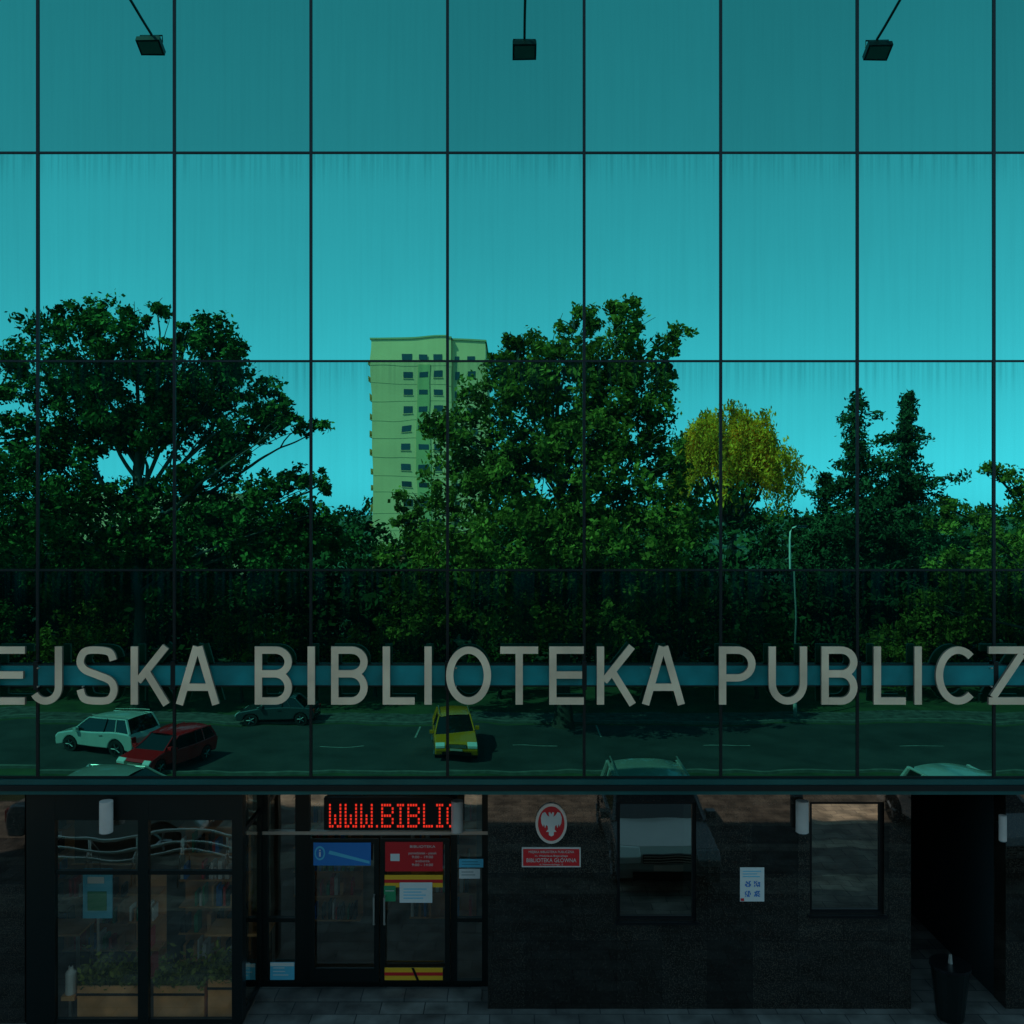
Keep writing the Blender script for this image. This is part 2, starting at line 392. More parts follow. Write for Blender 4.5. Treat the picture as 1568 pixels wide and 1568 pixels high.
ye = .98
ex = lambda u: X(u, D + ye); ez = lambda v: Z(v, D + ye)
b = MB()
for ua, ub in ((371, 378), (400, 410), (452, 474), (690, 700), (738, 747)):
    b.box(ex(ua), ex(ub), ye, ye + .08, 0.02, 3.088, M_frame)
b.box(ex(378), ex(747), ye - .006, ye + .07, ez(1278), ez(1273), M_steel)
b.box(ex(378), ex(738), ye - .004, ye + .07, .02, .10, M_frame)
b.box(ex(378), ex(452), ye - .004, ye + .07, ez(1412), ez(1406), M_frame)
b.box(ex(700), ex(738), ye - .004, ye + .07, ez(1412), ez(1406), M_frame)
b.obj('entrance_frame', lib)
b = MB()
b.add([(ex(378), ye + .04, .1), (ex(738), ye + .04, .1), (ex(738), ye + .04, 3.05), (ex(378), ye + .04, 3.05)], [(0, 1, 2, 3)], M_wing)
b.obj('entrance_glass', lib)
for nm, ua, ub, hs in (('door_leaf_a', 475, 581, 574), ('door_leaf_b', 583, 689, 590)):
    b = MB(); x0, x1 = ex(ua), ex(ub); w = .07; zt = ez(1283)
    b.box(x0, x0 + w, ye - .05, ye - .01, .11, zt, M_frame); b.box(x1 - w, x1, ye - .05, ye - .01, .11, zt, M_frame)
    b.box(x0 + w, x1 - w, ye - .05, ye - .01, .11, .30, M_frame); b.box(x0 + w, x1 - w, ye - .05, ye - .01, zt - w, zt, M_frame)
    b.tube([(ex(hs), ye - .05, 1.35), (ex(hs), ye - .11, 1.33), (ex(hs), ye - .11, .95), (ex(hs), ye - .05, .93)], .014, M_steel)
    b.obj(nm, lib)
box('doorstep', ex(378), ex(738), ye - .35, ye - .06, .005, .035, M_pave, lib)

# ------------------------------------------------------------------ facade sign letters
sign = empty('library_name_sign')
T = .125; A_ = T / 2
def arc(cx, cy, rx, ry, a0, a1, n=14):
    return [(cx + rx * math.cos(math.radians(a0 + (a1 - a0) * i / n)), cy + ry * math.sin(math.radians(a0 + (a1 - a0) * i / n))) for i in range(n + 1)]
def smooth_pts(P, k=5):
    out = []
    for i in range(len(P) - 1):
        p0 = P[max(i - 1, 0)]; p1 = P[i]; p2 = P[i + 1]; p3 = P[min(i + 2, len(P) - 1)]
        for j in range(k):
            t = j / k
            out.append(tuple(.5 * ((2 * p1[q]) + (-p0[q] + p2[q]) * t + (2 * p0[q] - 5 * p1[q] + 4 * p2[q] - p3[q]) * t * t + (-p0[q] + 3 * p1[q] - 3 * p2[q] + p3[q]) * t ** 3) for q in (0, 1)))
    out.append(P[-1]); return out
def glyph(c, w):
    a = A_
    if c == 'E': return [[(a, 0), (a, 1)], [(T, 1 - a), (w, 1 - a)], [(T, .51), (w * .95, .51)], [(T, a), (w, a)]]
    if c == 'I': return [[(w / 2, 0), (w / 2, 1)]]
    if c == 'L': return [[(a, 0), (a, 1)], [(T, a), (w, a)]]
    if c == 'T': return [[(w / 2, 0), (w / 2, 1 - T)], [(0, 1 - a), (w, 1 - a)]]
    if c == 'Z': return [[(0, 1 - a), (w, 1 - a)], [(0, a), (w, a)], [(w - a * 1.2, 1 - T), (a * 1.2, T)]]
    if c == 'J': r = (w - a) * .5; return [[(w - a, 1), (w - a, .30)] + arc(w - a - r, .30, r, .30 - a, 0, -150)[1:]]
    if c == 'S': return [smooth_pts([(w - a * 1.2, .76), (w * .80, .90), (w * .5, 1 - a), (w * .2, .91), (a, .74), (w * .20, .60), (w * .5, .51), (w * .82, .41), (w - a, .25), (w * .8, .09), (w * .5, a), (w * .19, .10), (a, .26)])]
    if c == 'K': return [[(a, 0), (a, 1)], [(w - a * 1.3, 1), (T, .40)], [(w * .36, .60), (w - a * 1.1, 0)]]
    if c == 'A': return [[(a, 0), (w / 2 - .02, 1)], [(w - a, 0), (w / 2 + .02, 1)], [(w * .24, .30), (w * .76, .30)]]
    if c == 'B':
        return [[(a, 0), (a, 1)], [(T, 1 - a), (w * .55, 1 - a)] + arc(w * .55, (1 - a + .53) / 2, w * .38 - a * .3, (1 - a - .53) / 2, 90, -90)[1:] + [(T, .53)],
                [(w * .55, .531)] + arc(w * .55, (.53 + a) / 2, w * .45 - a, (.53 - a) / 2, 90, -90)[1:] + [(T, a)]]
    if c == 'P': return [[(a, 0), (a, 1)], [(T, 1 - a), (w * .5, 1 - a)] + arc(w * .5, (1 - a + .46) / 2, w * .5 - a, (1 - a - .46) / 2, 90, -90)[1:] + [(T, .46)]]
    if c == 'U': return [[(a, 1), (a, .36)] + arc(w / 2, .36, w / 2 - a, .36 - a, 180, 360)[1:] + [(w - a, 1)]]
    if c == 'O': return [arc(w / 2, .5, w / 2 - a, .5 - a, 0, 360, 40)]
    if c == 'C': return [arc(w * .53, .5, w * .53 - a, .5 - a, 48, 312, 32)]
    if c == 'M': return [[(a, 0), (a, 1)], [(w - a, 0), (w - a, 1)], [(a, 1), (w / 2, .25)], [(w - a, 1), (w / 2, .25)]]
    if c == 'N': return [[(a, 0), (a, 1)], [(w - a, 0), (w - a, 1)], [(a, 1), (w - a, 0)]]
def ribbon(b, pts, sc, x0, z0, ya, yb, t):
    P = [Vector((p[0], p[1])) for p in pts]; closed = (P[0] - P[-1]).length < 1e-5
    Ls = []; Rs = []
    for i, p in enumerate(P):
        if closed and i in (0, len(P) - 1): d = (P[1] - P[0]).normalized() + (P[-1] - P[-2]).normalized(); m = 1
        else:
            d1 = (P[i] - P[i - 1]).normalized() if i > 0 else (P[1] - P[0]).normalized()
            d2 = (P[i + 1] - P[i]).normalized() if i < len(P) - 1 else d1
            d = d1 + d2; m = 1 / max(.5, (d.normalized()).dot(d1))
        d.normalize(); n = Vector((-d.y, d.x)) * t / 2 * m
        Ls.append(p + n); Rs.append(p - n)
    n = len(P); vs = []
    for y in (ya, yb):
        for q in Ls: vs.append((x0 + q.x * sc, y, z0 + q.y * sc))
        for q in Rs: vs.append((x0 + q.x * sc, y, z0 + q.y * sc))
    ff = []; fs_ = []
    for i in range(n - 1):
        ff.append((i, n + i, n + i + 1, i + 1)); ff.append((2 * n + i, 2 * n + i + 1, 3 * n + i + 1, 3 * n + i))
        fs_.append((i, i + 1, 2 * n + i + 1, 2 * n + i)); fs_.append((n + i, 3 * n + i, 3 * n + i + 1, n + i + 1))
    if not closed:
        fs_.append((0, 2 * n, 3 * n, n)); fs_.append((n - 1, 2 * n - 1, 4 * n - 1, 3 * n - 1))
    o = len(b.v); b.add(vs, ff, M_letter)
    k = b.m(M_letter_side)
    for f in fs_: b.f.append([i + o for i in f]); b.mi.append(k)
LET = [('M', -135, -66), ('I', -46, -34), ('E', -14, 38), ('J', 50, 95), ('S', 117, 180), ('K', 200, 261), ('A', 269, 336), ('B', 390, 447), ('I', 471, 482), ('B', 507, 563), ('L', 586, 635),
       ('I', 650, 661), ('O', 683, 752), ('T', 766, 824), ('E', 841, 894), ('K', 914, 975), ('A', 983, 1049), ('P', 1101, 1157), ('U', 1177, 1236), ('B', 1258, 1313),
       ('L', 1338, 1387), ('I', 1400, 1412), ('C', 1433, 1498), ('Z', 1514, 1572), ('N', 1594, 1652), ('A', 1668, 1735)]
LY = D - .13
for c, ua, ub in LET:
    x0 = X(ua, LY); sc = (1079 - 990) * LY / F; w = (X(ub, LY) - x0) / sc
    b = MB(); k = 0
    for st in glyph(c, w):
        ribbon(b, st, sc, x0, Z(1079, LY), -.13 - .0012 * k, -.09 + .0012 * k, T); k += 1
    for fz in (.3, .62):
        fx = .12
        if c in 'IT': fx = .5
        if c in 'AO': fx = .22
        b.tube([(x0 + fx * w * sc, -.10, Z(1079, LY) + fz * sc), (x0 + fx * w * sc, -.055, Z(1079, LY) + fz * sc)], .012, M_steel, 6)
    b.obj('letter_' + c, sign)
b = MB()
b.box(X(-150), X(1745), -.055, -.03, Z(1048), Z(1018), M_rail)
b.box(X(-150), X(1745), -.062, -.02, Z(1018) + .002, Z(1018) + .018, M_mull); b.box(X(-150), X(1745), -.062, -.02, Z(1048) - .018, Z(1048) - .002, M_mull)
for c in cols:
    b.box(X(c) - .03, X(c) + .03, -.06, -.012, Z(1055), Z(1012), M_mull)
b.obj('sign_rail', sign)

# ------------------------------------------------------------------ floodlights on outrigger arms (above the sign)
def floodlight(x, zt, reach, drop):
    e = empty('floodlight', (x, 0, zt))
    b = MB()
    b.box(-.09, .09, -.03, -.016, -.12, .12, M_black)
    b.tube([(0, -.03, 0), (0, -reach * .5, -drop * .45), (0, -reach, -drop)], .02, M_black, 8)
    b.obj('arm', e)
    b = MB(); yl = -reach; zl = -drop
    b.tube([(-.17, yl, zl - .13), (-.17, yl, zl - .02), (.17, yl, zl - .02), (.17, yl, zl - .13)], .012, M_black, 6)
    b.obj('yoke', e)
    b = MB()
    ang = math.radians(28)
    def R(px, py, pz):
        return (px, yl + py * math.cos(ang) - pz * math.sin(ang), zl - .15 + py * math.sin(ang) + pz * math.cos(ang))
    def rb(x0, x1, ya, yb, za, zb, mat, tx=1):
        vs = [(x0, ya, za), (x1, ya, za), (x1, yb, za), (x0, yb, za), (x0 * tx, ya * tx, zb), (x1 * tx, ya * tx, zb), (x1 * tx, yb * tx, zb), (x0 * tx, yb * tx, zb)]
        b.add([R(*p) for p in vs], [(0, 3, 2, 1), (4, 5, 6, 7), (0, 1, 5, 4), (1, 2, 6, 5), (2, 3, 7, 6), (3, 0, 4, 7)], mat)
    rb(-.18, .18, -.13, .13, -.09, .0, M_black); rb(-.17, .17, -.12, .12, .0, .08, M_black, .75)
    rb(-.15, .15, -.10, .10, -.094, -.091, M_lens)
    for i in range(6): rb(-.12 + i * .045, -.112 + i * .045, -.08, .08, .081, .10, M_black)
    b.obj('lamp_head', e)
for (u, vl) in ((232, 66), (803, 72), (1343, 74)):
    s = 1.84; L = D + s
    floodlight(X(u, L), Z(-87), s, Z(-87) - Z(vl, L) - .13)

# ------------------------------------------------------------------ wall lamps, plaques, notices, LED display
def wall_lamp(u, y, v0=1222, v1=1269, r=.085):
    e = empty('wall_lamp', (GX(u, y), y, 0)); b = MB()
    b.tube([(0, -.12, GZ(v1, y)), (0, -.12, GZ(v0, y))], r, M_white, 20); b.obj('cylinder_shade', e, smooth=False)
    b = MB(); b.box(-.04, .04, -.05, -.002, GZ(v0, y) - .25, GZ(v0, y) - .12, M_black); b.tube([(0, -.12, GZ(v1, y) - .012), (0, -.12, GZ(v1, y) - .002)], r * .8, M_lens, 16); b.obj('bracket', e)
wall_lamp(169, y0 - .01); wall_lamp(701, ye - .01); wall_lamp(1224, yw)
wall_lamp(1528, yw, 1244, 1282, .05)

em = empty('coat_of_arms_plaque'); b = MB()
cx, cz = GX(844, yw), GZ(1260, yw)
b.poly([(cx + .215 * math.cos(t), cz + .275 * math.sin(t)) for t in np.linspace(0, 2 * math.pi, 41)[:-1]], yw - .03, yw - .002, M_silver); b.obj('rim', em)
b = MB(); b.poly([(cx + .18 * math.cos(t), cz + .235 * math.sin(t)) for t in np.linspace(0, 2 * math.pi, 41)[:-1]], yw - .036, yw - .031, M_red); b.obj('field', em)
half = [(0, .62), (.10, .80), (.22, .76), (.20, .60), (.16, .45), (.32, .55), (.5, .80), (.72, .72), (.84, .4), (.8, .0), (.66, -.25), (.58, -.05), (.5, -.35), (.40, -.12), (.30, -.2), (.26, -.45), (.42, -.62), (.2, -.62), (.2, -.85), (0, -.95)]
eag = half + [(-x, z) for x, z in half[::-1][1:-1]]
b = MB(); b.poly([(cx + x * .17, cz + .01 + z * .19) for x, z in eag], yw - .045, yw - .037, M_white); b.obj('eagle', em)

pl = empty('library_name_plaque')
box('plate', GX(799, yw), GX(889, yw), yw - .02, yw - .002, GZ(1327, yw), GZ(1297, yw), M_white, pl)
box('red_field', GX(801, yw), GX(887, yw), yw - .024, yw - .021, GZ(1325, yw), GZ(1299, yw), M_red, pl)
text_mesh('text_1', 'MIEJSKA BIBLIOTEKA PUBLICZNA', GX(844, yw), yw - .027, GZ(1303.5, yw), .045, M_white, pl, .62)
text_mesh('text_2', 'im. Wladyslawa Bieganskiego', GX(844, yw), yw - .027, GZ(1309.5, yw), .035, M_white, pl, .45)
text_mesh('text_3', 'BIBLIOTEKA GŁÓWNA', GX(844, yw), yw - .027, GZ(1316.5, yw), .075, M_white, pl, .68)
text_mesh('text_4', 'ul. Nowowiejskiego 15', GX(844, yw), yw - .027, GZ(1322.5, yw), .03, M_white, pl, .32)

def notice(name, ua, ub, va, vb, y, base, lines=4, head=None, lmat=None):
    e = empty(name); x0, x1, z0, z1 = GX(ua, y), GX(ub, y), GZ(vb, y), GZ(va, y)
    box('sheet', x0, x1, y - .008, y - .003, z0, z1, base, e)
    b = MB(); lm = lmat or M_black; h = z1 - z0; w = x1 - x0
    if head: b.box(x0 + .003, x1 - .003, y - .011, y - .009, z1 - h * .22, z1 - .004, head)
    for i in range(lines):
        zc = z1 - h * (.32 + .6 * i / max(1, lines)); b.box(x0 + w * .12, x0 + w * random.uniform(.55, .88), y - .011, y - .009, zc - h * .022, zc + h * .022, lm)
    if b.v: b.obj('print', e)
    return e
e = notice('paper_notice', 1133, 1170, 1328, 1380, yw, M_paper, 0)
b = MB()
for i, v in enumerate((1333, 1337, 1341)): b.box(GX(1137, yw), GX(1137 + (28, 22, 26)[i], yw), yw - .013, yw - .0115, GZ(v + 1.2, yw), GZ(v, yw), M_cyan)
for (cu_, cv_) in ((1145, 1353), (1159, 1353), (1145, 1368), (1159, 1368)):
    for i in range(6):
        for j in range(6):
            if random.random() < .55: b.box(GX(cu_ - 4.5 + i * 1.5, yw), GX(cu_ - 3.1 + i * 1.5, yw), yw - .013, yw - .0115, GZ(cv_ - 3.1 + j * 1.5, yw), GZ(cv_ - 4.5 + j * 1.5, yw), M_blue)
b.box(GX(1134, yw), GX(1139, yw), yw - .013, yw - .0115, GZ(1379, yw), GZ(1375, yw), M_red)
b.obj('qr_codes', e)
yd = ye - .055
e = notice('blue_poster', 480, 568, 1290, 1325, yd, M_blue, 0)
b = MB(); b.poly([(GX(505, yd), GZ(1302, yd)), (GX(566, yd), GZ(1318, yd)), (GX(566, yd), GZ(1322, yd)), (GX(503, yd), GZ(1307, yd))], yd - .012, yd - .009, M_cyan)
b.poly([(GX(490, yd) + .075 * math.cos(t), GZ(1306, yd) + .1 * math.sin(t)) for t in np.linspace(0, 2 * math.pi, 25)[:-1]], yd - .012, yd - .009, M_cyan)
b.poly([(GX(490, yd) + .055 * math.cos(t), GZ(1306, yd) + .075 * math.sin(t)) for t in np.linspace(0, 2 * math.pi, 25)[:-1]], yd - .016, yd - .013, M_blue)
b.box(GX(489, yd), GX(491.5, yd), yd - .019, yd - .017, GZ(1311, yd), GZ(1304, yd), M_paper); b.box(GX(489, yd), GX(491.5, yd), yd - .019, yd - .017, GZ(1302.5, yd), GZ(1300.5, yd), M_paper)
b.obj('graphic', e)
e = notice('red_opening_hours_sign', 590, 678, 1289, 1334, yd, M_red, 0)
box('icon_a', GX(598, yd), GX(612, yd), yd - .012, yd - .009, GZ(1318, yd), GZ(1307, yd), M_paper, e)
for i, v in enumerate((1296, 1306, 1312, 1318, 1324)):
    text_mesh('line', ['BIBLIOTEKA', 'poniedzialek - piatek', '9:00 - 19:00', 'sobota', '9:00 - 14:00'][i], GX(647, yd), yd - .012, GZ(v, yd), .05, M_white, e, [.36, .4, .3, .2, .3][i])
notice('opening_notice', 612, 662, 1351, 1382, yd - .01, M_paper, 4, None, M_cyan)
notice('green_exit_sticker', 588, 606, 1356, 1380, yd, M_greenp, 1, None, M_white)
notice('small_notice', 703, 740, 1315, 1328, ye, M_cyan, 2)
notice('small_notice', 703, 735, 1330, 1345, ye, M_paper, 2)
notice('floor_level_notice', 414, 451, 1473, 1500, ye, M_cyan, 3, M_paper, M_paper)
notice('floor_level_notice', 366, 391, 1475, 1500, ye - .02, M_cyan, 3, M_paper, M_paper)
for nm, v in (('upper', 1349), ('lower', 1491)):
    e = empty('hazard_tape'); b = MB(); w = 9.5
    b.box(GX(589, yd), GX(678, yd), yd - .006, yd - .002, GZ(v + w, yd), GZ(v - w, yd), M_yellow)
    b.box(GX(589, yd), GX(678, yd), yd - .009, yd - .007, GZ(v + 2.5, yd), GZ(v - 2.5, yd), M_red)
    if nm == 'lower': b.poly([(GX(630, yd), GZ(v - w, yd)), (GX(634, yd), GZ(v - w, yd)), (GX(642, yd), GZ(v + w, yd)), (GX(638, yd), GZ(v + w, yd))], yd - .012, yd - .010, M_black)
    b.obj('tape', e)

led = empty('led_display')
yl = ye - .12
box('housing', GX(496, yl), GX(693, yl), yl, yl + .1, GZ(1271, yl), GZ(1222, yl), M_black, led)
PAT = {'W': ['10001', '10001', '10001', '10101', '10101', '10101', '11011'], 'B': ['11110', '10001', '10001', '11110', '10001', '10001', '11110'],
       'I': ['111', '010', '010', '010', '010', '010', '111'], 'L': ['1000', '1000', '1000', '1000', '1000', '1000', '1111'], '.': ['0', '0', '0', '0', '0', '0', '1'],
       'O': ['01110', '10001', '10001', '10001', '10001', '10001', '01110']}
b = MB(); px = 504; cs = 5.0; kx = .80
for ch in 'WWW.BIBLIO':
    p = PAT[ch]
    for r, row in enumerate(p):
        for c, bit in enumerate(row):
            if bit == '1':
                u = px + c * cs * kx; v = 1231 + r * cs * 1.08
                if u < 689: b.box(GX(u, yl), GX(u + 2.6, yl), yl - .006, yl - .001, GZ(v + 3.4, yl), GZ(v, yl), M_led)
    px += (len(p[0]) + 1) * cs * kx
b.obj('led_dots', led)

# ------------------------------------------------------------------ foliage generator
def leaves_object(name, centers, tones, size, mat, parent, flat=0.0, aspect=.55, droop=0):
    n = len(centers)
    nrm = rng.normal(size=(n, 3)); nrm[:, 2] += flat; nrm /= np.linalg.norm(nrm, axis=1, keepdims=True)
    r = rng.normal(size=(n, 3)); r[:, 2] -= droop
    t = r - nrm * np.sum(r * nrm, 1, keepdims=True); t /= np.linalg.norm(t, axis=1, keepdims=True)
    bt = np.cross(nrm, t); s = (size * rng.uniform(.6, 1.3, n))[:, None]
    V = np.empty((n, 4, 3)); V[:, 0] = centers + t * s; V[:, 1] = centers + bt * s * aspect; V[:, 2] = centers - t * s; V[:, 3] = centers - bt * s * aspect
    me = bpy.data.meshes.new(name); me.vertices.add(n * 4); me.vertices.foreach_set('co', V.reshape(-1).astype(np.float32))
    me.loops.add(n * 4); me.loops.foreach_set('vertex_index', np.arange(n * 4, dtype=np.int32))
    me.polygons.add(n); me.polygons.foreach_set('loop_start', np.arange(0, n * 4, 4, dtype=np.int32)); me.polygons.foreach_set('loop_total', np.full(n, 4, dtype=np.int32))
    me.update(calc_edges=True); me.materials.append(mat)
    a = me.attributes.new('tone', 'FLOAT', 'POINT'); a.data.foreach_set('value', np.repeat(tones, 4).astype(np.float32))
    o = bpy.data.objects.new(name, me); COL.objects.link(o); o.parent = parent
    return o
def clump_leaves(cl, rad, per, flatz=.85):
    k = len(cl); d = rng.normal(size=(k, per, 3)); d /= np.linalg.norm(d, axis=2, keepdims=True)
    rr = rng.uniform(0, 1, (k, per, 1)) ** .5
    rr = rr * rng.uniform(.75, 1.35, (k, per, 1))
    P = cl[:, None, :] + d * rr * rad[:, None, None] * np.array([1, 1, flatz])
    tn = np.repeat(rng.uniform(.35, 1.85, k), per) * rng.uniform(.65, 1.35, k * per)
    return P.reshape(-1, 3), tn
def limb(b, p0, p1, r0, r1, sag=.12, seg=5):
    p0 = Vector(p0); p1 = Vector(p1); l = (p1 - p0).length; pts = []
    off = Vector((random.uniform(-1, 1), random.uniform(-1, 1), random.uniform(.2, 1))) * l * sag
    for i in range(seg + 1):
        t = i / seg; pts.append(p0.lerp(p1, t) + off * math.sin(math.pi * t) + Vector((random.uniform(-1, 1), random.uniform(-1, 1), 0)) * l * .012)
    b.tube(pts, [r0 + (r1 - r0) * i / seg for i in range(seg + 1)], M_bark, 6, False); return pts
def broadleaf(name, u, L, lobes, mat, dens=1.0, leaf=.15, per=50, trunk_r=.42, depth=.8):
    """lobes: (u, v, ru, rv) in image pixels, scaled at assumed distance L"""
    bx, by = X(u, L), D - L; bz = hz(by)
    e = empty(name, (bx, by, bz)); b = MB(); s = L / F
    cl = []; rd = []; lobc = []
    for (lu, lv, ru, rv) in lobes:
        c = np.array([X(lu, L) - bx, random.uniform(-.5, .5) * max(ru, rv) * s * 1.0, Z(lv, L) - bz]); R = np.array([ru * s, max(ru, rv) * s * depth, rv * s])
        lobc.append((c, R))
        n = max(6, int(dens * 13.5 * (R[0] * R[2] * R[1]) ** (2 / 3)))
        d = rng.normal(size=(n, 3)); d /= np.linalg.norm(d, axis=1, keepdims=True); rr = rng.uniform(.25, 1.0, (n, 1)) ** .6
        cl.append(c + d * rr * R); rd.append(rng.uniform(.25, .72, n) * min(1.0, .5 + R.min() / 3))
    cl = np.concatenate(cl); rd = np.concatenate(rd)
    P, tn = clump_leaves(cl, rd, per)
    top = max(c[2] for c, R in lobc)
    fork = Vector((0, 0, top * .38))
    b.tube([(0, 0, -.1), (0, 0, .4), (random.uniform(-.1, .1), 0, fork.z * .5), fork, (random.uniform(-.4, .4), .2, top * .7), (random.uniform(-.5, .5), 0, top * .95)],
           [trunk_r * 1.4, trunk_r, trunk_r * .85, trunk_r * .6, trunk_r * .3, trunk_r * .1], M_bark, 10, False)
    for c, R in lobc:
        t = max(.3, min(.8, c[2] / top * .62)); st = Vector((0, 0, top * t))
        pts = limb(b, st, c, trunk_r * .27, trunk_r * .08)
        for k in range(4):
            d = Vector(rng.normal(size=3)).normalized(); q = Vector(c) + Vector((d.x * R[0], d.y * R[1], abs(d.z) * R[2] * .9))
            limb(b, pts[random.randint(2, 5)], q, trunk_r * .09, .012, .1, 4)
    b.obj('trunk_and_limbs', e, smooth=True)
    leaves_object('foliage', P, tn, leaf, mat, e, flat=.5)
    return e

broadleaf('maple_tree', 215, 48, [(150, 535, 100, 70), (140, 480, 28, 22), (92, 490, 24, 24), (190, 478, 14, 26), (238, 478, 26, 24), (290, 505, 30, 26), (328, 505, 36, 28), (290, 570, 85, 70), (70, 620, 110, 90), (190, 610, 120, 80), (230, 660, 90, 40),
    (335, 640, 95, 70), (410, 620, 42, 40), (445, 650, 30, 18), (478, 655, 26, 10), (60, 770, 130, 90), (250, 800, 130, 62), (385, 785, 90, 50), (440, 735, 50, 20), (496, 745, 10, 24), (480, 790, 34, 30), (150, 870, 150, 80), (350, 860, 140, 70), (60, 690, 60, 50), (450, 830, 60, 30), (300, 725, 70, 30), (345, 590, 50, 45), (500, 830, 50, 22),
    (345, 540, 38, 30), (110, 765, 70, 40), (120, 690, 40, 26), (350, 690, 50, 30), (200, 760, 60, 26)], M_leaf1, 1.0)
broadleaf('maple_tree', -90, 56, [(-10, 560, 50, 42), (20, 540, 25, 22), (-90, 600, 90, 70), (-60, 720, 130, 100), (-200, 690, 120, 120), (-100, 860, 150, 100), (30, 860, 80, 80)], M_leaf1, .6)
broadleaf('linden_tree', 860, 45, [(820, 545, 62, 42), (790, 525, 22, 20), (880, 500, 22, 36), (905, 500, 14, 36), (960, 505, 42, 46), (1000, 540, 40, 34), (1038, 515, 18, 16), (880, 600, 110, 75), (970, 610, 62, 60), (1022, 590, 20, 40), (765, 620, 66, 48), (760, 565, 24, 30), (700, 665, 52, 34), (660, 660, 30, 16), (850, 560, 50, 40), (925, 560, 60, 50), (910, 670, 70, 50),
    (720, 740, 75, 55), (640, 775, 42, 22), (610, 800, 22, 10), (830, 740, 120, 85), (955, 730, 100, 90), (1015, 690, 44, 50), (1060, 790, 40, 55), (650, 830, 60, 28), (590, 850, 24, 14), (780, 840, 140, 75), (950, 840, 130, 80), (640, 930, 70, 60), (860, 930, 160, 60), (1040, 900, 50, 60), (780, 690, 80, 50)], M_leaf2, 1.0)
broadleaf('birch_tree', 1600, 50, [(1556, 740, 32, 30), (1530, 722, 16, 10), (1500, 795, 60, 20), (1455, 775, 22, 9), (1545, 850, 80, 50), (1480, 870, 65, 44), (1620, 790, 80, 90), (1560, 950, 100, 50), (1450, 940, 70, 40), (1700, 860, 100, 90)], M_leaf2, .75, .14)
for i in range(9):
    u = -60 + i * 205 + random.uniform(-40, 40); L = 51 + random.uniform(-.5, 2.5)
    broadleaf('shrub', u, L, [(u + random.uniform(-40, 40), 995 + random.uniform(-30, 15), random.uniform(45, 80), random.uniform(35, 60)) for k in range(3)], random.choice([M_leaf1, M_leaf2]), .55, .14, 40, .1)

def willow(u, L, v0, ru, rv):
    bx, by = X(u, L), D - L; bz = hz(by); e = empty('weeping_willow', (bx, by, bz)); s = L / F
    b = MB(); top = Z(v0, L) - bz; R = ru * s; P = []; tn = []
    b.tube([(0, 0, -.1), (.1, 0, top * .4), (0, .2, top * .8)], [.5, .4, .12], M_bark, 8, False)
    for k in range(470):
        a = rng.uniform(0, 2 * math.pi); r = R * math.sqrt(rng.uniform(.02, 1)); lob = 1 + .14 * math.sin(a * 3 + 1) + .1 * math.sin(a * 7)
        zt = top - (r / R) ** 3.0 * rv * s * .75 - rng.uniform(0, 1.3) - .7 * (1 + math.sin(a * 5 + r * 1.5))
        ln = rng.uniform(1.5, 5.0); n = int(ln * 20)
        x, y = r * lob * math.cos(a), r * lob * math.sin(a); t = rng.uniform(0, 1, n)
        q = np.stack([x + rng.normal(0, .2, n) + .25 * t * math.cos(a), y + rng.normal(0, .2, n) + .25 * t * math.sin(a), zt - t * ln], 1); P.append(q); tn.append(np.full(n, rng.uniform(.35, 1.5)))
        if k % 9 == 0: limb(b, (0, .1, top * .45), (x * .9, y * .9, zt - .3), .12, .02)
    b.obj('trunk_and_limbs', e, smooth=True)
    leaves_object('foliage', np.concatenate(P), np.concatenate(tn), .22, M_willow, e, 0, .35, 2.0)
willow(1122, 78, 612, 96, 110)

def spruce(u, L, vtop, hw, seed, lean=0):
    r_ = random.Random(seed); bx, by = X(u, L), D - L; bz = hz(by); e = empty('spruce_tree', (bx, by, bz)); s = L / F
    H = Z(vtop, L) - bz; Rm = hw * s; b = MB(); P = []; tn = []
    b.tube([(0, 0, -.1), (lean * .3, 0, H * .5), (lean, 0, H)], [.3, .2, .02], M_bark, 8, False)
    z = H - .12
    while z > H * .12:
        f = 1 - z / H; nb = r_.randint(4, 7); band = .72 + .42 * math.sin(z * 1.7 + seed)
        for k in range(nb):
            a = r_.uniform(0, 2 * math.pi); ln = Rm * (f ** .80) * r_.choice([.3, .6, .9, 1.2, 1.75]) * band + .15
            q0 = Vector((lean * (z / H), 0, z)); q1 = q0 + Vector((math.cos(a) * ln, math.sin(a) * ln, ln * r_.uniform(-.35, .35)))
            b.tube([q0, q1], [.04, .01], M_bark, 4, False)
            n = int(58 * ln + 14); t = rng.uniform(.05, 1.08, n)
            base = np.array(q0)[None] * (1 - t[:, None]) + np.array(q1)[None] * t[:, None]
            w = .10 + .15 * ln * (1 - t); base += rng.normal(0, 1, (n, 3)) * np.stack([w + .08, w + .08, .17 + 0 * w], 1); base[:, 2] -= .14
            P.append(base); tn.append(np.full(n, r_.uniform(.5, 1.6)))
        z -= r_.uniform(.28, .55)
    b.obj('trunk_and_branches', e, smooth=True)
    leaves_object('foliage', np.concatenate(P), np.concatenate(tn), .17, M_spruce, e, .2, .45, .3)
spruce(1318, 58, 598, 120, 3); spruce(1388, 60, 600, 112, 12, .5); spruce(1266, 62, 725, 85, 5); spruce(1440, 66, 790, 60, 8)

